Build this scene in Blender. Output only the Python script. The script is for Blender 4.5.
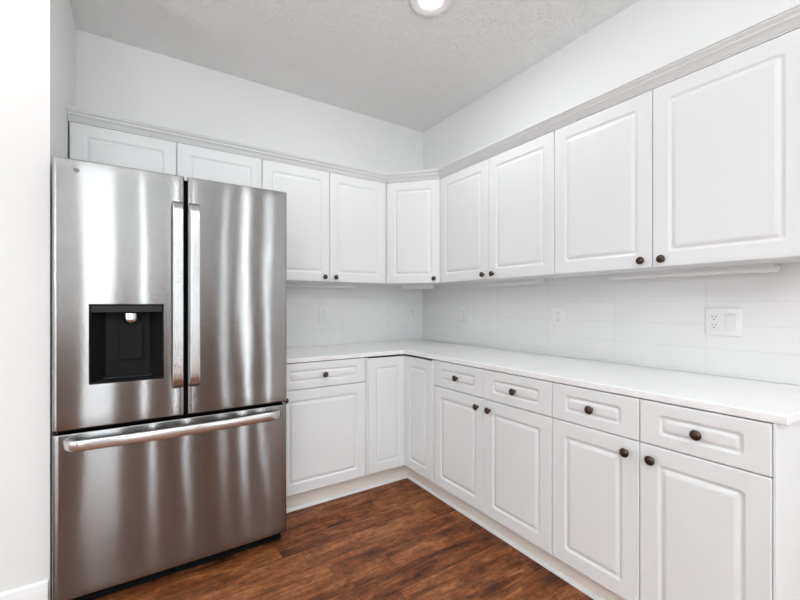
import bpy, math, random
from mathutils import Vector
random.seed(7)
for o in list(bpy.data.objects): bpy.data.objects.remove(o)
S = bpy.context.scene
COL = S.collection
PI = math.pi

# ------------------------------------------------------------------ camera
cd = bpy.data.cameras.new('camera'); cam = bpy.data.objects.new('camera', cd); COL.objects.link(cam)
cam.location = (-2.1178, -2.8474, 1.2253)
cam.rotation_euler = (PI/2, 0, -0.5811)
cd.sensor_width = 36.0; cd.lens = 394.37/800*36; cd.shift_y = 4.54/800; cd.clip_start = 0.05
S.camera = cam

# ------------------------------------------------------------------ world, exposure
w = bpy.data.worlds.new('world'); S.world = w; w.use_nodes = True
w.node_tree.nodes['Background'].inputs[0].default_value = (0.85, 0.92, 1.0, 1)
w.node_tree.nodes['Background'].inputs[1].default_value = 1.0
S.view_settings.view_transform = 'Standard'; S.view_settings.look = 'None'
S.view_settings.gamma = 1.0; S.view_settings.use_curve_mapping = False
S.view_settings.exposure = -0.19

# ------------------------------------------------------------------ daylight through windows invented for the unseen room (area lights in the openings)
H = 2.7706
ROOM_L, ROOM_F = -6.2, -6.4
def area(name, loc, rot, sx, sy, power, col=(1, 1, 1), shape='RECTANGLE', spread=PI):
    l = bpy.data.lights.new(name, 'AREA'); l.shape = shape; l.size = sx; l.size_y = sy
    l.energy = power; l.color = col; l.spread = spread
    o = bpy.data.objects.new(name, l); COL.objects.link(o); o.location = loc; o.rotation_euler = rot
    return o
DAY = (0.885, 0.955, 1.0)
# windows invented behind the camera, thin ones shaped for streaks on the fridge: (x centre, width, z0, z1)
WIN_F = [(-4.55, 1.30, 0.15, 2.15, 16), (-2.73, 0.46, 0.05, 2.45, 18), (-2.05, 0.06, 0.05, 2.45, 44), (-1.48, 0.06, 0.05, 2.45, 44),
         (-0.88, 0.08, 0.05, 2.45, 18), (-0.50, 0.09, 0.05, 2.45, 38), (-0.12, 0.07, 0.05, 2.45, 36)]
WIN_L = [(-2.3, 1.5, 0.3, 2.0, 6.5), (-4.6, 1.5, 0.3, 2.0, 6.5)]        # added in the far left wall for light: (y centre, width, z0, z1)
# last number: watts per square metre
for x, ww, z0, z1, PF in WIN_F:
    area('daylight', (x, ROOM_F+0.03, (z0+z1)/2), (PI/2, 0, 0), ww, z1-z0, PF*ww*(z1-z0), DAY)
for y, ww, z0, z1, PL in WIN_L:
    area('daylight', (ROOM_L+0.03, y, (z0+z1)/2), (PI/2, 0, -PI/2), ww, z1-z0, PL*ww*(z1-z0), DAY)

# ------------------------------------------------------------------ mesh helpers
class MB:
    def __init__(s): s.v = []; s.f = []
    def add(s, vs, fs):
        n = len(s.v); s.v += [tuple(q) for q in vs]; s.f += [tuple(i+n for i in f) for f in fs]; return s
    def box(s, x0, x1, y0, y1, z0, z1):
        x0, x1 = sorted((x0, x1)); y0, y1 = sorted((y0, y1)); z0, z1 = sorted((z0, z1))
        return s.add([(x0,y0,z0),(x1,y0,z0),(x1,y1,z0),(x0,y1,z0),(x0,y0,z1),(x1,y0,z1),(x1,y1,z1),(x0,y1,z1)],
                     [(0,3,2,1),(4,5,6,7),(0,1,5,4),(1,2,6,5),(2,3,7,6),(3,0,4,7)])
    def loft(s, rings, cap0=True, cap1=True, closed=True):
        n = len(rings[0]); b = len(s.v)
        for r in rings: s.v += [tuple(q) for q in r]
        for i in range(len(rings)-1):
            for j in range(n if closed else n-1):
                k = (j+1) % n
                s.f.append((b+i*n+j, b+i*n+k, b+(i+1)*n+k, b+(i+1)*n+j))
        if cap0: s.f.append(tuple(b+j for j in reversed(range(n))))
        if cap1: s.f.append(tuple(b+(len(rings)-1)*n+j for j in range(n)))
        return s
    def lathe(s, prof, origin=(0,0,0), axis='z', n=32):
        ox, oy, oz = origin; rings = []
        for r, h in prof:
            ring = []
            for i in range(n):
                a = 2*PI*i/n; c, d = r*math.cos(a), r*math.sin(a)
                if axis == 'z': ring.append((ox+c, oy+d, oz+h))
                elif axis == '-y': ring.append((ox+c, oy-h, oz+d))
            rings.append(ring)
        return s.loft(rings)
    def tube(s, pts, r, n=12):
        rings = []; pts = [Vector(q) for q in pts]
        for i, p in enumerate(pts):
            t = (pts[min(i+1, len(pts)-1)]-pts[max(i-1, 0)]).normalized()
            up = Vector((0,0,1)) if abs(t.z) < .9 else Vector((1,0,0))
            a = t.cross(up).normalized(); b = a.cross(t)
            rings.append([p+a*r*math.cos(2*PI*k/n)+b*r*math.sin(2*PI*k/n) for k in range(n)])
        return s.loft(rings)
    def prism(s, poly, z0, z1):
        return s.loft([[(x, y, z0) for x, y in poly], [(x, y, z1) for x, y in poly]])
    def build(s, name, m, parent=None, loc=(0,0,0), rz=0.0, bevel=0, seg=2, ang=35, recalc=True):
        me = bpy.data.meshes.new(name); me.from_pydata(s.v, [], s.f)
        if recalc:
            import bmesh
            bm = bmesh.new(); bm.from_mesh(me); bmesh.ops.recalc_face_normals(bm, faces=bm.faces); bm.to_mesh(me); bm.free()
        me.materials.append(m)
        me.polygons.foreach_set('use_smooth', [True]*len(me.polygons))
        me.set_sharp_from_angle(angle=math.radians(ang))
        o = bpy.data.objects.new(name, me); COL.objects.link(o)
        o.location = loc; o.rotation_euler = (0, 0, rz)
        if parent: o.parent = parent
        if bevel:
            b = o.modifiers.new('bevel', 'BEVEL'); b.width = bevel; b.segments = seg; b.limit_method = 'ANGLE'; b.angle_limit = math.radians(40)
            b.harden_normals = False
        return o
def empty(name, loc, rz=0.0):
    o = bpy.data.objects.new(name, None); COL.objects.link(o); o.location = loc; o.rotation_euler = (0, 0, rz)
    o.empty_display_size = .1; return o
def tag(o, label=None, cat=None, group=None, kind=None):
    if label: o['label'] = label
    if cat: o['category'] = cat
    if group: o['group'] = group
    if kind: o['kind'] = kind
    return o

# ------------------------------------------------------------------ materials
def base(name, col, rough=.5, metal=0.0, **kw):
    m = bpy.data.materials.new(name); m.use_nodes = True
    b = m.node_tree.nodes['Principled BSDF']
    b.inputs['Base Color'].default_value = (*col, 1); b.inputs['Roughness'].default_value = rough
    b.inputs['Metallic'].default_value = metal
    for k, v in kw.items(): b.inputs[k.replace('_', ' ')].default_value = v
    return m
def N(m, t, **props):
    n = m.node_tree.nodes.new(t)
    for k, v in props.items(): setattr(n, k, v)
    return n
def L(m, a, b): m.node_tree.links.new(a, b)
def bsdf(m): return m.node_tree.nodes['Principled BSDF']
def texco(m, scale=(1,1,1), out='Object'):
    t = N(m, 'ShaderNodeTexCoord'); mp = N(m, 'ShaderNodeMapping'); mp.inputs['Scale'].default_value = scale
    L(m, t.outputs[out], mp.inputs['Vector']); return mp.outputs[0]
def bump(m, hsock, strength, dist):
    b = N(m, 'ShaderNodeBump'); b.inputs['Strength'].default_value = strength; b.inputs['Distance'].default_value = dist
    L(m, hsock, b.inputs['Height']); L(m, b.outputs[0], bsdf(m).inputs['Normal']); return b
def noise(m, vec, scale, detail=3, rough=.5, dist=0.0):
    n = N(m, 'ShaderNodeTexNoise'); n.inputs['Scale'].default_value = scale; n.inputs['Detail'].default_value = detail
    n.inputs['Roughness'].default_value = rough; n.inputs['Distortion'].default_value = dist
    L(m, vec, n.inputs['Vector']); return n.outputs['Fac']
def ramp(m, fac, stops):
    r = N(m, 'ShaderNodeValToRGB'); e = r.color_ramp.elements
    while len(e) < len(stops): e.new(.5)
    for i, (p, c) in enumerate(stops): e[i].position = p; e[i].color = (*c, 1) if len(c) == 3 else c
    L(m, fac, r.inputs[0]); return r.outputs[0]
def mth(m, op, a, b=None):
    n = N(m, 'ShaderNodeMath', operation=op)
    for i, q in enumerate((a, b)):
        if q is None: continue
        if isinstance(q, (int, float)): n.inputs[i].default_value = q
        else: L(m, q, n.inputs[i])
    return n.outputs[0]

# wall paint with a very light roller texture
def paint(name, col, rough=.6, sc=260, st=.08):
    m = base(name, col, rough); v = texco(m)
    bump(m, noise(m, v, sc, 2), st, .002); return m
M_wall = paint('wall_paint', (.84, .84, .83))
M_ceil = base('ceiling_texture', (.92, .92, .91), .8)
v = texco(M_ceil)
n1 = noise(M_ceil, v, 20, 4, .55, 1.4)
bump(M_ceil, ramp(M_ceil, n1, [(.40, (0,0,0)), (.52, (1,1,1)), (.62, (.55,.55,.55))]), .6, .007)
M_trim = base('white_trim_paint', (.88, .88, .87), .32)
M_kick = base('kick_board_foil', (.84, .78, .715), .4)  # white board; the warm tint stands in for light bounced off the floor
M_taupe = paint('taupe_wall_paint', (.14, .132, .125))
M_cab = base('white_cabinet_foil', (.785, .795, .795), .30)
bsdf(M_cab).inputs['Coat Weight'].default_value = .08
M_cabin = base('cabinet_interior', (.62, .58, .52), .6)
M_quartz = base('white_quartz', (.90, .90, .90), .16)
v = texco(M_quartz); nn = noise(M_quartz, v, 9, 6, .6)
L(M_quartz, ramp(M_quartz, nn, [(.3, (.86,.86,.86)), (.7, (.91,.91,.91))]), bsdf(M_quartz).inputs['Base Color'])
M_bronze = base('oil_rubbed_bronze', (.075, .052, .042), .34, .85)
M_plastic = base('white_plastic', (.80, .80, .785), .3)
M_slot = base('dark_slot', (.03, .03, .03), .6)
M_diff = base('light_bar_diffuser', (.80, .80, .79), .35)
M_blackp = base('black_plastic', (.010, .010, .011), .5, Specular_IOR_Level=.12)
M_blackm = base('black_matte_plastic', (.004, .004, .004), .8, Specular_IOR_Level=.1)
M_greyp = base('dark_grey_panel', (.028, .028, .030), .5, Specular_IOR_Level=.2)
M_chrome = base('chrome', (.75, .75, .76), .12, 1.0)
M_body = base('fridge_side_grey', (.22, .22, .225), .45, .3)
M_badge = base('badge_grey', (.30, .30, .31), .5)
M_mark = base('badge_mark_grey', (.08, .08, .08), .5)
M_glass = base('window_glass', (.9, .95, 1.0), .02); bsdf(M_glass).inputs['Transmission Weight'].default_value = 1.0

# brushed stainless steel: grain runs horizontally, so highlights stretch vertically
def steel(name, col, rough, wav=.0016, aniso=.85, tilt=0):
    m = base(name, col, rough, 1.0)
    b = bsdf(m); b.inputs['Anisotropic'].default_value = aniso; b.inputs['Anisotropic Rotation'].default_value = .25
    t = N(m, 'ShaderNodeTangent', direction_type='RADIAL', axis='Z'); L(m, t.outputs[0], b.inputs['Tangent'])
    g = noise(m, texco(m, (6, 6, 900)), 3, 4)
    rr = N(m, 'ShaderNodeMapRange'); rr.inputs['To Min'].default_value = rough*.9; rr.inputs['To Max'].default_value = rough*1.1
    L(m, g, rr.inputs['Value']); L(m, rr.outputs[0], b.inputs['Roughness'])
    sm = noise(m, texco(m, (1, 1, .7)), 5, 4)
    L(m, ramp(m, sm, [(.35, tuple(c*.92 for c in col)), (.65, col)]), b.inputs['Base Color'])
    nrm = None
    if wav:
        bm_ = bump(m, noise(m, texco(m, (1, 1, .33)), 5.5, 1, .4), 1.0, wav); nrm = bm_.outputs[0]
    if tilt:                       # the brushing: fine horizontal grooves, each tilting the surface a little up or down
        tc = N(m, 'ShaderNodeTexCoord'); sp = N(m, 'ShaderNodeSeparateXYZ'); L(m, tc.outputs['Object'], sp.inputs[0])
        cb = N(m, 'ShaderNodeCombineXYZ'); L(m, mth(m, 'FLOOR', mth(m, 'MULTIPLY', sp.outputs[2], 4000.0)), cb.inputs[0])
        L(m, mth(m, 'FLOOR', mth(m, 'MULTIPLY', sp.outputs[0], 3500.0)), cb.inputs[1])
        wn = N(m, 'ShaderNodeTexWhiteNoise', noise_dimensions='3D'); L(m, cb.outputs[0], wn.inputs['Vector'])
        k_ = mth(m, 'MULTIPLY', mth(m, 'SUBTRACT', wn.outputs['Value'], .5), 2*tilt)
        tv = N(m, 'ShaderNodeCombineXYZ'); L(m, k_, tv.inputs[2])
        if nrm is None: nrm = N(m, 'ShaderNodeNewGeometry').outputs['Normal']
        ad = N(m, 'ShaderNodeVectorMath', operation='ADD'); L(m, nrm, ad.inputs[0]); L(m, tv.outputs[0], ad.inputs[1])
        no = N(m, 'ShaderNodeVectorMath', operation='NORMALIZE'); L(m, ad.outputs[0], no.inputs[0]); L(m, no.outputs[0], b.inputs['Normal'])
    return m
M_steel = steel('brushed_steel_door', (.315, .312, .308), .13, .0009, .99, .22)
M_steelh = steel('brushed_steel_handle', (.68, .675, .665), .22, 0, .5)

# hand-scraped wood planks running along x
def floor_mat():
    m = base('wood_plank_floor', (.2, .08, .04), .38)
    tc = N(m, 'ShaderNodeTexCoord'); sp = N(m, 'ShaderNodeSeparateXYZ'); L(m, tc.outputs['Object'], sp.inputs[0])
    X, Y = sp.outputs[0], sp.outputs[1]
    PW = .122
    ry = mth(m, 'DIVIDE', mth(m, 'ADD', Y, 1.19+PW*80), PW)
    row = mth(m, 'FLOOR', ry); fy = mth(m, 'FRACT', ry)
    wn = N(m, 'ShaderNodeTexWhiteNoise', noise_dimensions='1D'); L(m, row, wn.inputs['W'])
    rx = mth(m, 'ADD', mth(m, 'DIVIDE', mth(m, 'ADD', X, 20.0), .78), mth(m, 'MULTIPLY', wn.outputs['Value'], 5.0))
    col = mth(m, 'FLOOR', rx); fx = mth(m, 'FRACT', rx)
    cmb = N(m, 'ShaderNodeCombineXYZ'); L(m, row, cmb.inputs[0]); L(m, col, cmb.inputs[1])
    w2 = N(m, 'ShaderNodeTexWhiteNoise', noise_dimensions='3D'); L(m, cmb.outputs[0], w2.inputs['Vector'])
    pid = w2.outputs['Value']
    # grain coordinates, shifted per plank
    off = N(m, 'ShaderNodeVectorMath', operation='MULTIPLY_ADD')
    L(m, w2.outputs['Color'], off.inputs[0]); off.inputs[1].default_value = (17, 13, 9); L(m, tc.outputs['Object'], off.inputs[2])
    mp = N(m, 'ShaderNodeMapping'); mp.inputs['Scale'].default_value = (1.0, 5.5, 1); L(m, off.outputs[0], mp.inputs[0])
    g1 = noise(m, mp.outputs[0], 3.2, 6, .62, 1.3)
    mp2 = N(m, 'ShaderNodeMapping'); mp2.inputs['Scale'].default_value = (3.0, 60, 1); L(m, off.outputs[0], mp2.inputs[0])
    g2 = noise(m, mp2.outputs[0], 3.0, 4, .6, .4)
    mpb = N(m, 'ShaderNodeMapping'); mpb.inputs['Scale'].default_value = (1.0, 1.7, 1); L(m, off.outputs[0], mpb.inputs[0])
    g3 = noise(m, mpb.outputs[0], 7.0, 5, .6, .8)
    g4 = noise(m, off.outputs[0], 42, 4, .65, .6)
    tone = mth(m, 'ADD', mth(m, 'MULTIPLY', mth(m, 'SUBTRACT', g4, .5), .34), mth(m, 'ADD', mth(m, 'ADD', mth(m, 'MULTIPLY', g1, .62), mth(m, 'MULTIPLY', g2, .34)),
               mth(m, 'ADD', mth(m, 'MULTIPLY', g3, .30), mth(m, 'MULTIPLY', pid, .12))))
    c = ramp(m, tone, [(.50, (.040, .012, .005)), (.60, (.115, .035, .012)), (.69, (.200, .064, .022)), (.78, (.300, .108, .040)), (.90, (.46, .20, .085))])
    # knots
    vo = N(m, 'ShaderNodeTexVoronoi'); vo.inputs['Scale'].default_value = 1.0
    mpk = N(m, 'ShaderNodeMapping'); mpk.inputs['Scale'].default_value = (2.9, 6.2, 1); L(m, off.outputs[0], mpk.inputs[0])
    wob = N(m, 'ShaderNodeVectorMath', operation='MULTIPLY_ADD'); nz = N(m, 'ShaderNodeTexNoise'); nz.inputs['Scale'].default_value = 9
    L(m, off.outputs[0], nz.inputs['Vector']); L(m, nz.outputs['Color'], wob.inputs[0]); wob.inputs[1].default_value = (.35, .35, 0); L(m, mpk.outputs[0], wob.inputs[2])
    L(m, wob.outputs[0], vo.inputs['Vector'])
    kn = ramp(m, vo.outputs['Distance'], [(.06, (1,1,1)), (.30, (0,0,0))])
    mx = N(m, 'ShaderNodeMix', data_type='RGBA'); L(m, mth(m, 'MULTIPLY', kn, .92), mx.inputs['Factor']); L(m, c, mx.inputs['A']); mx.inputs['B'].default_value = (.022, .008, .005, 1)
    # seams
    ey = mth(m, 'MINIMUM', fy, mth(m, 'SUBTRACT', 1.0, fy)); ex = mth(m, 'MINIMUM', fx, mth(m, 'SUBTRACT', 1.0, fx))
    sy = mth(m, 'LESS_THAN', ey, .0012/PW); sx = mth(m, 'LESS_THAN', ex, .0014/.78)
    sm = mth(m, 'MAXIMUM', sy, sx)
    mx2 = N(m, 'ShaderNodeMix', data_type='RGBA'); L(m, mth(m, 'MULTIPLY', sm, .65), mx2.inputs['Factor']); L(m, mx.outputs['Result'], mx2.inputs['A']); mx2.inputs['B'].default_value = (.03, .012, .008, 1)
    L(m, mx2.outputs['Result'], bsdf(m).inputs['Base Color'])
    gy = mth(m, 'MINIMUM', mth(m, 'MULTIPLY', ey, 14.0), 1.0); gx = mth(m, 'MINIMUM', mth(m, 'MULTIPLY', ex, 70.0), 1.0)
    hh = mth(m, 'ADD', mth(m, 'MULTIPLY', mth(m, 'MINIMUM', gx, gy), .8), mth(m, 'ADD', mth(m, 'MULTIPLY', g1, .9), mth(m, 'MULTIPLY', g2, .25)))
    bump(m, hh, .55, .003)
    rr = N(m, 'ShaderNodeMapRange'); rr.inputs['To Min'].default_value = .30; rr.inputs['To Max'].default_value = .55; bsdf(m).inputs['Specular IOR Level'].default_value = .22
    L(m, g1, rr.inputs['Value']); L(m, rr.outputs[0], bsdf(m).inputs['Roughness'])
    return m
M_floor = floor_mat()

# stacked 4x16 inch white tile; axis = index of the horizontal object coordinate
def tile_mat(name, axis, off):
    m = base(name, (.80, .80, .795), .14)
    tc = N(m, 'ShaderNodeTexCoord'); sp = N(m, 'ShaderNodeSeparateXYZ'); L(m, tc.outputs['Object'], sp.inputs[0])
    u = mth(m, 'DIVIDE', mth(m, 'ADD', sp.outputs[axis], off+.409*20), .409)
    vv = mth(m, 'DIVIDE', mth(m, 'ADD', sp.outputs[2], .1034*10-1.0315), .1034)
    eu = mth(m, 'MULTIPLY', mth(m, 'PINGPONG', u, .5), .409); ev = mth(m, 'MULTIPLY', mth(m, 'PINGPONG', vv, .5), .1034)
    e = mth(m, 'MINIMUM', eu, ev)
    cmb = N(m, 'ShaderNodeCombineXYZ'); L(m, mth(m, 'FLOOR', u), cmb.inputs[0]); L(m, mth(m, 'FLOOR', vv), cmb.inputs[1])
    wn = N(m, 'ShaderNodeTexWhiteNoise', noise_dimensions='3D'); L(m, cmb.outputs[0], wn.inputs['Vector'])
    tcol = ramp(m, wn.outputs['Value'], [(0, (.795,.79,.78)), (1, (.82,.815,.805))])
    g = mth(m, 'LESS_THAN', e, .0010)
    mx = N(m, 'ShaderNodeMix', data_type='RGBA'); L(m, g, mx.inputs['Factor']); L(m, tcol, mx.inputs['A']); mx.inputs['B'].default_value = (.70, .695, .685, 1)
    L(m, mx.outputs['Result'], bsdf(m).inputs['Base Color'])
    h = mth(m, 'MINIMUM', mth(m, 'MULTIPLY', e, 350.0), 1.0)
    bump(m, h, .35, .001)
    return m
M_tileR = tile_mat('backsplash_tile_right', 1, 2.125)
M_tileB = tile_mat('backsplash_tile_back', 0, 1.197)

# ------------------------------------------------------------------ setting
T = .12
def struct(name, mb, m, **k): return tag(mb.build(name, m, **k), kind='structure')
WL, YST = -2.4225, -.757
struct('floor', MB().box(ROOM_L, .0, ROOM_F, .0, -.06, 0), M_floor)
struct('ceiling', MB().box(ROOM_L-T, T, ROOM_F-T, T, H, H+.1), M_ceil)
struct('wall_back', MB().box(WL, T, 0, T, -.06, H), M_wall)
struct('wall_right', MB().box(0, T, ROOM_F-T, 0, -.06, H), M_wall)
# short return wall beside the fridge: alcove side and the face towards the room
struct('wall_left', MB().box(ROOM_L-T, WL, YST, T, -.06, H), M_wall)
def holed_wall(name, axis, wins, m):
    mb = MB(); a0, a1 = (ROOM_L-T, 0) if axis == 'x' else (ROOM_F-T, YST)
    def bx(p, q, z0, z1):
        if axis == 'x': mb.box(p, q, ROOM_F-T, ROOM_F, z0, z1)
        else: mb.box(ROOM_L-T, ROOM_L, p, q, z0, z1)
    edges = sorted((c-w/2, c+w/2, z0, z1) for c, w, z0, z1, _ in wins); cur = a0 if axis == 'x' else ROOM_F
    for p, q, z0, z1 in edges:
        bx(cur, p, -.06, H); bx(p, q, -.06, z0); bx(p, q, z1, H); cur = q
    bx(cur, a1, -.06, H)
    return struct(name, mb, m)
holed_wall('wall_front', 'x', WIN_F, M_taupe)
holed_wall('wall_far_left', 'y', WIN_L, M_wall)
k = 0
for axis, wins in (('x', WIN_F), ('y', WIN_L)):
    for c, ww, z0, z1, _ in wins:
        k += 1
        if axis == 'x': o = empty('window_%d' % k, (c, ROOM_F-.05, 0), 0)
        else: o = empty('window_%d' % k, (ROOM_L-.05, c, 0), -PI/2)
        tag(o, kind='structure')
        a = ww/2-.001; fw = min(.04, ww*.2); z0 += .001; z1 -= .001
        MB().box(-a, a, -.02, .02, z0, z0+fw).box(-a, a, -.02, .02, z1-fw, z1).box(-a, -a+fw, -.02, .02, z0+fw, z1-fw).box(a-fw, a, -.02, .02, z0+fw, z1-fw).build('window_frame', M_trim, o)
        MB().box(-a+fw, a-fw, -.003, .003, z0+fw, z1-fw).build('window_pane', M_glass, o)
# backsplash tiling between counter and wall cabinets
CT = .9144
struct('trim_1', MB().box(-1.485, -.009, -.008, -.0005, CT+.001, 1.39), M_tileB)
struct('trim_2', MB().box(-.008, -.0005, -2.60, -.0005, CT+.001, 1.39), M_tileR)
# baseboard of the wall left of the fridge
def base_prof(mb, p0, p1, out):
    prof = [(0,0),(.015,0),(.015,.095),(.012,.104),(.010,.112),(.010,.118),(.006,.125),(.004,.128),(0,.128)]
    rings = [[(p[0]+out[0]*a, p[1]+out[1]*a, z) for a, z in prof] for p in (p0, p1)]
    return mb.loft(rings)
struct('baseboard_left', base_prof(MB(), (ROOM_L+.001, YST-.0005), (WL-.004, YST-.0005), (0,-1)), M_trim)
struct('baseboard_right', base_prof(MB(), (-.0005, ROOM_F+.001), (-.0005, -2.60), (-1,0)), M_trim)

# ------------------------------------------------------------------ cabinet parts
def rring(w, h, ins, r, y, n=5, ex=0):
    x0, x1, z0, z1 = -w/2+ins+ex, w/2-ins-ex, ins, h-ins; pts = []
    for cx, cz, a0 in ((x1-r, z0+r, -PI/2), (x1-r, z1-r, 0), (x0+r, z1-r, PI/2), (x0+r, z0+r, PI)):
        for i in range(n+1):
            a = a0+PI/2*i/n; pts.append((cx+r*math.cos(a), y, cz+r*math.sin(a)))
    return pts
DT = .019
def panel_mesh(w, h, m_, bw, gd=.006, ex=0):
    t = DT; R = rring
    rings = [R(w,h,.0005,.0008,0), R(w,h,0,.001,-.001), R(w,h,0,.0015,-(t-.004)), R(w,h,.0006,.002,-(t-.0018)), R(w,h,.0022,.003,-(t-.0004)), R(w,h,.0045,.004,-t), R(w,h,.0065,.004,-t)]
    for ins, r_, d in ((-.002,.012,0), (0,.013,0), (.0018,.0135,.10), (.0045,.014,.42), (.0075,.014,.78), (.0100,.014,.95), (.0125,.013,1.0), (.0145,.012,.96),
                       (bw*.62,.011,.62), (bw*.88,.009,.22), (bw,.008,.06), (bw+.003,.007,.02), (bw+.005,.007,.02)):
        rings.append(R(w, h, m_+ins, r_, -(t-gd*d), 5, ex))
    return MB().loft(rings)
KPROF = [(.0001,0),(.0078,0),(.0078,.0025),(.0052,.005),(.0048,.011),(.0065,.014),(.0125,.0155),(.0162,.0185),(.0168,.021),(.0158,.0235),(.0125,.0262),(.0080,.0280),(.0035,.0289),(.0001,.029)]
knob_me = None
def knob(parent, x, z):
    global knob_me
    if knob_me is None:
        o = MB().lathe(KPROF, axis='-y', n=28).build('knob', M_bronze, parent); knob_me = o.data
    else:
        o = bpy.data.objects.new('knob', knob_me); COL.objects.link(o); o.parent = parent
    o.location = (x, -DT-.0002, z); o['label'] = 'round dark bronze knob'
    return o
def front(parent, name, x0, x1, z0, z1, yf, kn=None, drawer=False):
    """door or drawer front between local x0..x1, z0..z1; its face lies at local y = -yf"""
    w, h = x1-x0, z1-z0
    mb = panel_mesh(w, h, .040, .0215, .0055, .022) if drawer else panel_mesh(w, h, .058, .028, .0055)
    o = mb.build(name, M_cab, parent, loc=((x0+x1)/2, -yf+DT, z0), ang=50)
    if kn: knob(o, kn[0]-(x0+x1)/2, kn[1]-z0)
    return o
def carcass(parent, x0, x1, z0, z1, depth, mids=(), shelf=True, rail=True):
    """open-fronted box: sides, bottom, top, back, rails"""
    t = .016; y1 = -.002; y0 = -depth; mb = MB()
    mb.box(x0, x0+t, y0, y1, z0, z1).box(x1-t, x1, y0, y1, z0, z1)
    mb.box(x0+t, x1-t, y0, y1, z0, z0+t)
    if rail: mb.box(x0+t, x1-t, y0, y1, z1-t-.016, z1-.016)
    mb.box(x0+t, x1-t, y1-.006, y1, z0+t, z1-t-.017)
    for q in mids: mb.box(q-t/2, q+t/2, y0, y1-.0065, z0+t, z1-t-.017)
    return mb.build('carcass', M_cab, parent, bevel=.0006, seg=1)

D, Du, ZUB, ZUT = .6186, .3017, 1.3837, 2.1410
ZD, ZB, ZDT = .7310, .130, .8846
g = .0014
R90 = -PI/2

# ---- wall cabinets
def wall_cab(label, loc, rz, x0, xm, x1, z0, kz, kn=True):
    c = empty('wall_cabinet', loc, rz); tag(c, label, 'cabinet')
    carcass(c, x0+.0006, x1-.0006, z0+.002, ZUT, Du-DT-.002)
    front(c, 'door', x0+g, xm-g, z0, ZUT-.002, Du, (xm-.040, kz) if kn else None)
    front(c, 'door', xm+g, x1-g, z0, ZUT-.002, Du, (xm+.040, kz) if kn else None)
    return c
wall_cab('short white two-door wall cabinet above the stainless fridge, mostly hidden by it', (WL, -.0005, 0), 0, .005, .4732, .9400, 1.835, 1.875, False)
wall_cab('tall white two-door wall cabinet between fridge and angled corner cabinet, two knobs', (-1.4819, -.0005, 0), 0, 0, .4548, .9102, ZUB, ZUB+.031)
wall_cab('white two-door wall cabinet on the right wall, next to the angled corner cabinet', (-.0005, -.6122, 0), R90, 0, .4779, .9470, ZUB, ZUB+.031)
wall_cab('white two-door wall cabinet at the right edge of the photo, above the outlet with switch', (-.0005, -1.5600, 0), R90, 0, .4752, .950, ZUB, ZUB+.031)
# angled corner wall cabinet
c = empty('corner_wall_cabinet', (0, 0, 0)); tag(c, 'angled white corner wall cabinet with a single door and one knob', 'cabinet')
ax, ay, bx_, by = -.5705, -Du, -Du, -.6116        # ends of its face
A = Vector((ax, ay)); B = Vector((bx_, by)); dv = (B-A).normalized(); nv = Vector((dv.y, -dv.x))
if nv.x > 0: nv = -nv
wlen = (B-A).length; rot = math.atan2(dv.y, dv.x)
Ai = A-nv*(DT+.002); Bi = B-nv*(DT+.002)
poly = [(-.002, -.002), (ax, -.002), (ax, ay+.004), (Ai.x+.002, Ai.y), (Bi.x, Bi.y+.002), (bx_+.004, by), (-.002, by)]
t = .016; mb = MB(); mb.prism(poly, ZUB+.002, ZUB+.018).prism(poly, ZUT-.016, ZUT)
mb.box(-.573+.0032, -.556, ay+.004, -.002, ZUB+.018, ZUT-.016).box(bx_+.004, -.002, by+.0005, by+.016, ZUB+.018, ZUT-.016)
mb.box(-.556, -.008, -.008, -.002, ZUB+.018, ZUT-.016).box(-.008, -.002, by+.016, -.008, ZUB+.018, ZUT-.016)
mb.build('carcass', M_cab, c)
h = ZUT-.002-ZUB; ww = wlen-.006
mid = (A+B)/2; bk = mid-nv*DT
o = panel_mesh(ww, h, .058, .028, .0055).build('door', M_cab, c, loc=(bk.x, bk.y, ZUB), rz=rot, ang=50)
knob(o, ww/2-.040, .031)

# ---- base cabinets
def base_cab(label, loc, rz, xs, left_pad=0, right_end=False, knobs=None):
    """xs: boundaries of the columns in local x"""
    c = empty('base_cabinet', loc, rz); tag(c, label, 'cabinet')
    mids = [q for q in xs[1:-1]]
    carcass(c, xs[0]+.0008, xs[-1]-.0008, ZB+.001, CT-.0265, D-DT-.002, mids)
    for i in range(len(xs)-1):
        a, b = xs[i]+g, xs[i+1]-g
        front(c, 'drawer', a, b, ZD+.0015, ZDT, D, ((a+b)/2, (ZD+ZDT)/2), True)
        kx = b-.042 if knobs[i] == 'r' else a+.042
        front(c, 'door', a, b, ZB, ZD-.0015, D, (kx, ZD-.049))
    return c
cb = base_cab('white base cabinet beside the fridge with one drawer over one door', (-1.4800, -.0005, 0), 0, [0, .5657], knobs=['l'])
base_cab('white two-drawer two-door base cabinet on the right wall, nearer the corner', (-.0005, -.9455, 0), R90, [0, .4172, .8265], knobs=['r', 'l'])
c2 = base_cab('white two-drawer two-door base cabinet at the right edge, under the outlet with switch', (-.0005, -1.7725, 0), R90, [0, .3610, .7200], knobs=['r', 'l'])
MB().box(.7206, .7270, -(D-.001), -.002, 0.0005, CT-.0265).build('end_panel', M_cab, c2, bevel=.0008, seg=1)
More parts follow.
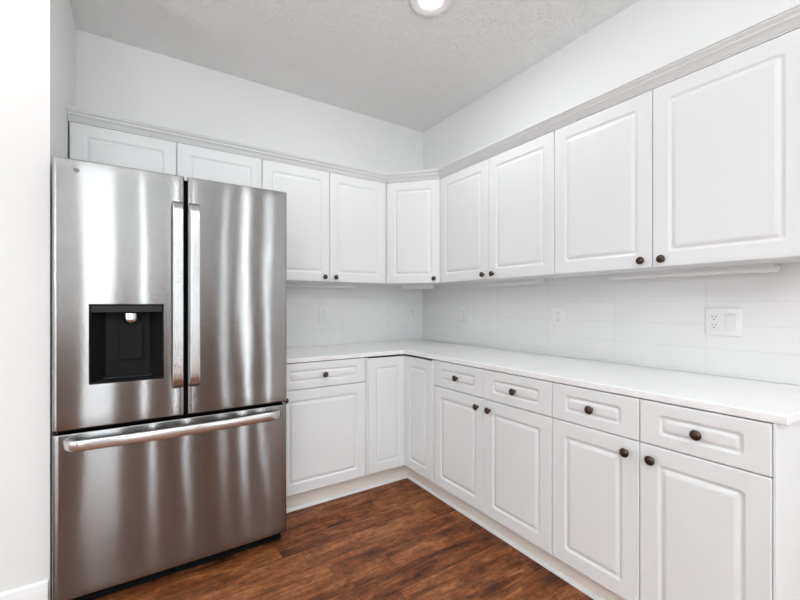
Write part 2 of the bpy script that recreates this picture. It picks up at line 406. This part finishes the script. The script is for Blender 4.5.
# corner base cabinet with two leaf doors meeting in the inner corner
c = empty('corner_base_cabinet', (0, 0, 0)); tag(c, 'white corner base cabinet with two narrow leaf doors and no knobs', 'cabinet')
F = D-DT-.002
poly = [(-.002,-.002),(-.9135,-.002),(-.9135,-F),(-F,-F),(-F,-.9448),(-.002,-.9448)]
mb = MB().prism(poly, ZB+.001, ZB+.017)
mb.box(-.9135,-.8975,-F,-.002,ZB+.017,CT-.0265).box(-F,-.002,-.9448,-.9288,ZB+.017,CT-.0265)
mb.box(-.8975,-.008,-.008,-.002,ZB+.017,CT-.0265).box(-.008,-.002,-.9288,-.008,ZB+.017,CT-.0265)
mb.build('carcass', M_cabin, c)
front(c, 'door', -.8975, -(D-DT)-.0008, ZB, .8765, D)
o = panel_mesh(.9235-D-.0006, .8765-ZB, .058, .028, .0055).build('door', M_cab, c, loc=(-D+DT, -(D+.0006+.9235)/2, ZB), rz=R90, ang=50)
MB().box(-.9130, -.8995, -(D-.001), -(D-DT), ZB, ZDT).build('filler_strip', M_cab, c, bevel=.001)
MB().box(-(D-.001), -(D-DT), -.9443, -.9255, ZB, ZDT).build('filler_strip', M_cab, c, bevel=.001)

# ---- toe kick with shoe moulding
K = .533
tk = empty('toe_kick', (0, 0, 0)); tag(tk, 'white L-shaped toe kick board under the base cabinets along the wood floor', 'toe kick')
MB().prism([(-1.470,-K),(-K,-K),(-K,-2.4922),(-K+.016,-2.4922),(-K+.016,-K+.016),(-1.470,-K+.016)], .0006, ZB-.001).build('kick_board', M_kick, tk)
prof = [(0,0),(.013,0),(.013,.004),(.0115,.010),(.008,.015),(.004,.0175),(0,.0185)]
def mitre_sweep(mb, path, prof, side=1):
    """sweep an (out, z) profile along a horizontal open path, mitred at its corners"""
    rings = []; P = [Vector(q) for q in path]
    for i, q in enumerate(P):
        ds = []
        if i > 0: ds.append((P[i]-P[i-1]).normalized())
        if i < len(P)-1: ds.append((P[i+1]-P[i]).normalized())
        ns = [Vector((d.y, -d.x))*side for d in ds]
        n = ns[0] if len(ns) == 1 else (ns[0]+ns[1])/(1+ns[0].dot(ns[1]))
        rings.append([(q.x+n.x*a, q.y+n.y*a, z) for a, z in prof])
    return mb.loft(rings)
mitre_sweep(MB(), [(-1.470,-K-.0006),(-K-.0006,-K-.0006),(-K-.0006,-2.4922)], [(a, z+.0006) for a, z in prof]).build('shoe_moulding', M_trim, tk)

# ---- crown moulding along the wall cabinet tops
cp = [(-.022,.0),(0,.0),(.0,.005),(.005,.007),(.010,.015),(.018,.023),(.027,.028),(.027,.032),(.034,.039),(.040,.043),(.040,.047),(.046,.049),(.046,.055),(-.022,.055)]
crown = mitre_sweep(MB(), [(WL+.0006,-Du),(ax,ay),(bx_,by),(-Du,-2.511)], [(a, z+ZUT+.0006) for a, z in cp]).build('crown_moulding', M_cab, ang=28)
tag(crown, 'white stepped crown moulding running along the tops of all the wall cabinets', 'moulding')

# ---- countertop
Dc = .6197
ct = MB().prism([(-1.4850,-.001),(-.0010,-.001),(-.0010,-2.5250),(-Dc,-2.5250),(-Dc,-Dc),(-1.4850,-Dc)], CT-.0255, CT).build('countertop', M_quartz, bevel=.0025, seg=3)
tag(ct, 'white L-shaped quartz countertop lying on the base cabinets', 'countertop')

# ---- under-cabinet light bars
def light_bar(label, loc, rz, ln):
    o = empty('under_cabinet_light', loc, rz); tag(o, label, 'light bar', 'light bars under the wall cabinets')
    MB().box(-ln/2+.01, ln/2-.01, -.020, .020, -.012, 0).build('mounting_base', M_plastic, o)
    pr = [(-.022,-.0125),(.022,-.0125),(.022,-.024),(.017,-.030),(.008,-.033),(-.010,-.033),(-.019,-.030),(-.022,-.024)]
    MB().loft([[(s_, a, z) for a, z in pr] for s_ in (-ln/2, ln/2)]).build('diffuser', M_diff, o, bevel=.002)
    return o
LZ = ZUB+.0018
light_bar('slim white light bar under the wall cabinet right of the fridge', (-1.05, -.075, LZ), 0, .66)
light_bar('short white light bar under the angled corner cabinet', (-.235, -.245, LZ), -PI/4, .26)
light_bar('slim white light bar under the right wall cabinets, nearer the corner', (-.055, -.965, LZ), R90, .69)
light_bar('slim white light bar at the right edge, above the outlet with switch', (-.055, -2.052, LZ), R90, .65)

# ---- outlets
def duplex(parent, x):
    b = MB().box(x-.0165, x+.0165, -.0075, -.0050, -.034, .034).build('receptacle', M_plastic, parent, bevel=.002)
    for zc in (.0175, -.0175):
        s_ = MB().box(x-.0078, x-.0058, -.0079, -.0074, zc+.0005, zc+.0085).box(x+.0058, x+.0078, -.0079, -.0074, zc+.0005, zc+.0085)
        s_.lathe([(.0001,.0074),(.0026,.0074),(.0026,.0079),(.0001,.0079)], (x, 0, zc-.0070), '-y', 12)
        s_.build('contact_slot', M_slot, b)
def plate(name, label, cat, loc, rz, w, h, xs):
    o = empty(name, loc, rz); tag(o, label, cat)
    MB().loft([rring(w,h,0,.004,-.0004), rring(w,h,0,.004,-.002), rring(w,h,.002,.004,-.004), rring(w,h,.005,.004,-.0050)]).build('cover_plate', M_plastic, o, loc=(0,0,-h/2))
    for kind, x in xs:
        if kind == 'duplex': duplex(o, x)
        else:
            MB().box(x-.0185, x+.0185, -.0072, -.0051, -.036, .036).build('switch_frame', M_plastic, o, bevel=.001)
            r = MB().loft([[(x-.016,-.0073,-.033),(x+.016,-.0073,-.033),(x+.016,-.0073,.033),(x-.016,-.0073,.033)],
                       [(x-.0158,-.0085,-.0325),(x+.0158,-.0085,-.0325),(x+.0158,-.0135,.0325),(x-.0158,-.0135,.0325)]]).build('rocker', M_plastic, o, bevel=.001)
    return o
XR = -.0082
plate('power_outlet_with_switch', 'wide white plate with outlet and rocker switch on the right backsplash', 'outlet', (XR, -2.187, 1.150), R90, .131, .124, [('duplex', -.030), ('rocker', .030)])
plate('power_outlet', 'white duplex outlet on the right backsplash, middle of that wall', 'outlet', (XR, -1.381, 1.152), R90, .084, .126, [('duplex', 0)])
plate('power_outlet', 'white duplex outlet on the right backsplash, nearest the corner', 'outlet', (XR, -.548, 1.152), R90, .084, .126, [('duplex', 0)])
plate('power_outlet', 'white duplex outlet on the back backsplash, next to the fridge', 'outlet', (-.950, -.0082, 1.154), 0, .084, .126, [('duplex', 0)])
plate('power_outlet', 'white duplex outlet on the back backsplash, nearest the corner', 'outlet', (-.125, -.0082, 1.154), 0, .084, .126, [('duplex', 0)])

# ---- recessed ceiling lights
M_lens = bpy.data.materials.new('lit_lens'); M_lens.use_nodes = True
nt = M_lens.node_tree; nt.nodes.clear(); e = nt.nodes.new('ShaderNodeEmission'); e.inputs[1].default_value = 5.0; e.inputs[0].default_value = (1, .98, .95, 1)
oo = nt.nodes.new('ShaderNodeOutputMaterial'); nt.links.new(e.outputs[0], oo.inputs[0])
M_can = base('can_trim_white', (.85, .85, .85), .35)
def can_light(label, x, y, power):
    o = empty('recessed_ceiling_light', (x, y, H)); tag(o, label, 'ceiling light', 'recessed ceiling lights')
    MB().loft([[(r*math.cos(2*PI*i/48), r*math.sin(2*PI*i/48), z) for i in range(48)] for r, z in
               ((.105,-.0005),(.108,-.003),(.106,-.008),(.099,-.0105),(.090,-.0105),(.078,-.008),(.067,-.0035),(.0615,-.0008))], True, False).build('trim_ring', M_can, o)
    MB().lathe([(.0001,-.0085),(.030,-.0082),(.048,-.0070),(.056,-.005),(.060,-.0028),(.060,-.0012),(.0001,-.0012)], (0,0,0), 'z', 48).build('lens', M_lens, o)
    l = bpy.data.lights.new('lamp', 'AREA'); l.shape = 'DISK'; l.size = .08; l.energy = power; l.color = (.95, .98, 1.0)
    lo = bpy.data.objects.new('lamp', l); COL.objects.link(lo); lo.parent = o; lo.location = (0, 0, -.0095)
    return o
can_light('round recessed ceiling light with white trim above the kitchen corner', -.887, -1.260, 8)
for x, y, pw in ((-3.5, -3.7, 22), (-.95, -4.4, 5)):
    can_light('round recessed ceiling light behind the camera', x, y, pw)

# ---- fill lamps added out of view, thrown on the ceiling to brighten the room
M_lampm = base('lamp_metal', (.12, .12, .12), .4, .8)
def fill_lamp(label, x, y, power):
    o = empty('floor_lamp', (x, y, 0)); tag(o, label, 'floor lamp')
    MB().lathe([(.0001,.0006),(.15,.0006),(.15,.02),(.02,.03),(.0001,.03)]).build('base', M_lampm, o)
    MB().lathe([(.0001,.0305),(.012,.0305),(.012,1.70),(.0001,1.70)]).build('pole', M_lampm, o)
    MB().lathe([(.0001,1.7005),(.05,1.7005),(.16,1.76),(.22,1.84),(.214,1.84),(.155,1.767),(.04,1.71),(.0001,1.708)]).build('lamp_shade', M_can, o)
    l = bpy.data.lights.new('lamp', 'AREA'); l.shape = 'DISK'; l.size = .36; l.energy = power; l.color = (.905, .965, 1.0)
    lo = bpy.data.objects.new('lamp', l); COL.objects.link(lo); lo.parent = o; lo.location = (0, 0, 1.85); lo.rotation_euler = (PI, 0, 0)
fill_lamp('dark metal floor lamp with upturned bowl shade, behind the camera at the right', -2.1, -4.3, 92)
fill_lamp('dark metal floor lamp with upturned bowl shade, behind the camera at the left', -3.2, -5.0, 75)
fill_lamp('dark metal floor lamp with upturned bowl shade, left of the camera', -3.9, -1.7, 32)

# ------------------------------------------------------------------ refrigerator
FX0, FX1, FF = -2.4055, -1.4925, .8419
fr = empty('refrigerator', (0, 0, 0)); tag(fr, 'stainless steel french door refrigerator with water dispenser and bottom freezer drawer', 'refrigerator')
DB = -.772          # back of the doors
MB().box(FX0+.004, FX1-.004, DB+.006, -.045, .030, 1.780).build('body', M_body, fr, bevel=.004)
def curved_slab(x0, x1, z0, z1, cx, half, hole=None, nx=40, rb=.009, sag=.0018):
    """door slab: slightly bowed front (fridge-wide bow), rounded edges; hole = (x0,x1,z0,z1) opening"""
    def yf(x):                      # front surface
        t = (x-cx)/half; return -FF+sag*t*t
    def edge(x, z):                 # rounding towards the edges
        d = min(x-x0, x1-x); e = 0
        if d < rb: e += rb-math.sqrt(max(rb*rb-(rb-d)**2, 0))
        d = min(z-z0, z1-z); r2 = rb*.6
        if d < r2: e += r2-math.sqrt(max(r2*r2-(r2-d)**2, 0))
        return e
    def axis(a, b, n, r, extra=()):
        pts = [a+r*q for q in (0,.04,.12,.25,.42,.65,1)]+[b-r*q for q in (0,.04,.12,.25,.42,.65,1)]+[a+r+(b-a-2*r)*i/n for i in range(1, n)]
        pts = [q for q in pts if all(abs(q-e_) > .003 or abs(q-e_) < 1e-9 for e_ in extra)]+list(extra)
        return sorted(set(round(q, 6) for q in pts))
    ex = (hole[0], hole[1]) if hole else (); ez = (hole[2], hole[3]) if hole else ()
    xs = axis(x0, x1, nx, rb, ex); zs = axis(z0, z1, 24, rb*.6, ez)
    mb = MB(); idx = {}
    def vid(i, j):
        if (i, j) not in idx:
            idx[(i, j)] = len(mb.v); x, z = xs[i], zs[j]; mb.v.append((x, yf(x)+edge(x, z), z))
        return idx[(i, j)]
    rim = {}
    for i in range(len(xs)-1):
        for j in range(len(zs)-1):
            xm_, zm_ = (xs[i]+xs[i+1])/2, (zs[j]+zs[j+1])/2
            if hole and hole[0] < xm_ < hole[1] and hole[2] < zm_ < hole[3]: continue
            mb.f.append((vid(i,j), vid(i+1,j), vid(i+1,j+1), vid(i,j+1)))
    # outer sides down to the back, plus the back
    ring = [(i,0) for i in range(len(xs))]+[(len(xs)-1,j) for j in range(1,len(zs))]+[(i,len(zs)-1) for i in range(len(xs)-2,-1,-1)]+[(0,j) for j in range(len(zs)-2,0,-1)]
    bk = []
    for i, j in ring: bk.append(len(mb.v)); mb.v.append((xs[i], DB, zs[j]))
    n = len(ring)
    for q in range(n):
        r_ = (q+1) % n; mb.f.append((vid(*ring[q]), vid(*ring[r_]), bk[r_], bk[q]))
    if not hole: mb.f.append(tuple(bk))
    else:
        i0, i1, j0, j1 = xs.index(round(hole[0],6)), xs.index(round(hole[1],6)), zs.index(round(hole[2],6)), zs.index(round(hole[3],6))
        hr = [(i,j0) for i in range(i0,i1+1)]+[(i1,j) for j in range(j0+1,j1+1)]+[(i,j1) for i in range(i1-1,i0-1,-1)]+[(i0,j) for j in range(j1-1,j0,-1)]
        hb = []
        for i, j in hr: hb.append(len(mb.v)); mb.v.append((xs[i], -FF+.012, zs[j]))
        for q in range(len(hr)):
            r_ = (q+1) % len(hr); mb.f.append((vid(*hr[q]), hb[q], hb[r_], vid(*hr[r_])))
    return mb
ZM0, ZM1, ZTOP = .7155, .7310, 1.8000
HX0, HX1, HZ0, HZ1 = -2.2930, -2.0345, .9030, 1.2275
XC = (FX0+FX1)/2
def slab(name, *a, **k): return curved_slab(*a, **k).build(name, M_steel, fr, ang=50)
dl = slab('door', FX0, XC-.0065, ZM1, ZTOP, (FX0+XC)/2, .225, hole=(HX0, HX1, HZ0, HZ1)); dl['label'] = 'steel fridge door with black water dispenser'
dr = slab('door', XC+.0065, FX1, ZM1, ZTOP, (FX1+XC)/2, .225, sag=.0004); dr['label'] = 'plain steel fridge door'
dz = slab('freezer_drawer', FX0, FX1, .0620, ZM0, XC, .45, sag=.0045)
# dark gaskets and seams
MB().box(FX0+.012, FX1-.012, DB-.030, DB+.004, ZM0-.020+.022, ZM1-.002).build('seam_gasket', M_blackm, fr)
MB().box(XC-.0058, XC+.0058, DB-.045, DB+.004, ZM1+.001, ZTOP-.012).build('door_gasket', M_blackm, fr)
# base grille and feet
MB().box(FX0+.02, FX1-.02, -.800, -.790, .012, .058).build('base_grille', M_blackm, fr, bevel=.002)
for xx in (FX0+.045, FX1-.035):
    MB().lathe([(.0001,.0006),(.016,.0006),(.018,.006),(.012,.011),(.010,.0295),(.0001,.0295)], (xx, -.74, 0)).build('foot', M_blackm, fr)
    MB().lathe([(.0001,.0006),(.016,.0006),(.018,.006),(.012,.011),(.010,.0295),(.0001,.0295)], (xx, -.12, 0)).build('foot', M_blackm, fr)
for xx, s_ in ((FX0+.06, 1), (FX1-.06, -1)):
    MB().box(xx-.045, xx+.045, -.80, -.66, 1.8010, 1.812).build('hinge_cover', M_body, fr, bevel=.004)
# vertical door handles: flat bars with ends curving into the doors
def strap(mb, path, wdir, w, th):
    """flat bar: path points (centre line of the outer face), width along wdir"""
    rings = []; P = [Vector(q) for q in path]; wd = Vector(wdir)
    for i, q in enumerate(P):
        t = (P[min(i+1,len(P)-1)]-P[max(i-1,0)]).normalized(); n = t.cross(wd).normalized()
        if n.y > 0: n = -n                      # n points to the room
        hw = w/2; c_ = .0035; prof = [(-hw,-.5),( -hw,.5),(-hw+c_*.3,.5+.2),(-hw+c_,1),(hw-c_,1),(hw-c_*.3,.7),(hw,.5),(hw,-.5),(hw-c_,-1),(-hw+c_,-1)]
        rings.append([q+wd*a+n*(b*th/2) for a, b in prof])
    return mb.loft(rings)
def vhandle(parent, xc, w):
    y0 = -FF+.004; yo = -FF-.046; z0, z1 = .862, 1.676; pts = []
    for i in range(9):
        a = PI/2*i/8; pts.append((xc, y0+(yo-y0)*math.sin(a), z0+.045*(1-math.cos(a))))
    for i in range(1, 24):
        z = z0+.045+(z1-z0-.09)*i/24; pts.append((xc, yo-.004*math.sin(PI*i/24), z))
    for i in range(9):
        a = PI/2*(8-i)/8; pts.append((xc, y0+(yo-y0)*math.sin(a), z1-.045*(1-math.cos(a))))
    strap(MB(), pts, (1,0,0), w, .014).build('handle', M_steelh, parent, ang=40)
vhandle(dl, -1.9835, .041); vhandle(dr, -1.9170, .040)
# freezer drawer handle: long bowed bar
pts = []; y0 = -FF+.004; zc = .676
xa, xb = -2.366, -1.532
for i in range(49):
    s_ = i/48; x = xa+(xb-xa)*s_
    e_ = min(1, min(s_, 1-s_)/.045); e_ = math.sin(PI/2*e_)
    pts.append((x, y0-(.040+.022*math.sin(PI*s_))*e_, zc))
def hstrap(mb, path, w, th):
    rings = []; P = [Vector(q) for q in path]; wd = Vector((0,0,1))
    for i, q in enumerate(P):
        t = (P[min(i+1,len(P)-1)]-P[max(i-1,0)]).normalized(); n = t.cross(wd).normalized()
        if n.y > 0: n = -n
        hw = w/2; prof = []
        for k_ in range(16):
            a = 2*PI*k_/16; ca, sa = math.cos(a), math.sin(a)
            prof.append((hw*math.copysign(abs(ca)**.45, ca), math.copysign(abs(sa)**.7, sa)))
        rings.append([q+wd*a+n*(b*th/2) for a, b in prof])
    return mb.loft(rings)
hstrap(MB(), pts, .043, .018).build('handle', M_steelh, dz, ang=40)
# water dispenser
dp = empty('water_dispenser', (0, 0, 0)); dp.parent = dl; dp['label'] = 'black dispenser recess with chrome nozzle'
e0 = .0006; yb = -FF+.066; yfr = -FF-.0008
x0, x1, z0, z1 = HX0+e0, HX1-e0, HZ0+e0, HZ1-e0
mb = MB()
fr_ = [(x0,yfr,z0),(x1,yfr,z0),(x1,yfr,z1),(x0,yfr,z1)]
r2 = [(x0+.004,yfr,z0+.005),(x1-.004,yfr,z0+.005),(x1-.004,yfr,z1-.004),(x0+.004,yfr,z1-.004)]
r3 = [(x0+.006,yfr+.004,z0+.008),(x1-.006,yfr+.004,z0+.008),(x1-.006,yfr+.004,z1-.006),(x0+.006,yfr+.004,z1-.006)]
r4 = [(x0+.042,yb-.012,z0+.012),(x1-.042,yb-.012,z0+.012),(x1-.042,yb-.012,z1-.01),(x0+.042,yb-.012,z1-.01)]
r5 = [(x0+.050,yb,z0+.014),(x1-.050,yb,z0+.014),(x1-.050,yb,z1-.012),(x0+.050,yb,z1-.012)]
r0 = [(x0,-FF+.012,z0),(x1,-FF+.012,z0),(x1,-FF+.012,z1),(x0,-FF+.012,z1)]
mb.loft([r0, fr_, r2, r3, r4, r5], False, True).build('dispenser_recess', M_blackp, dp, recalc=False)
MB().box(x0+.006, x1-.006, yfr+.001, yfr+.020, z1-.034, z1-.006).build('control_panel', M_greyp, dp, bevel=.002)
MB().lathe([(.0001,.0),(.010,.0),(.019,.006),(.0255,.014),(.0262,.020),(.0262,.0205),(.0245,.0215),(.0255,.023),(.0275,.024),(.0275,.046),(.0001,.046)], (-2.153, -FF+.031, z1-.085), 'z', 32).build('nozzle', M_chrome, dp)
MB().box(-2.195, -2.112, yb-.022, yb-.016, z0+.088, z1-.070).build('paddle', M_blackp, dp, bevel=.002).rotation_euler = (0,0,0)
MB().box(x0+.044, x1-.044, yb-.046, yb-.013, z0+.013, z0+.018).build('drip_tray', M_greyp, dp, bevel=.002)
# round maker's emblem on the top left corner of the left door
bd = MB().lathe([(.0001,0),(.0095,0),(.0095,.0010),(.0088,.0014),(.0001,.0014)], (-2.331, -FF+.0010, 1.757), '-y', 28).build('emblem', M_badge, dl)
ye = -FF+.0010-.0016
mk = MB(); rings = []
for i in range(19):                       # open ring and a hooked stroke inside it
    a = math.radians(75+i*15); rings.append([(-2.331+rr*math.cos(a), yy, 1.757+rr*math.sin(a)) for rr, yy in ((.0060,ye),(.0073,ye),(.0073,ye-.0004),(.0060,ye-.0004))])
mk.loft(rings)
mk.box(-2.3325, -2.3313, ye-.0004, ye, 1.7535, 1.7605).box(-2.3325, -2.3285, ye-.0004, ye, 1.7535, 1.7546)
mk.build('emblem_mark', M_mark, bd)

print('objects', len(bpy.data.objects))
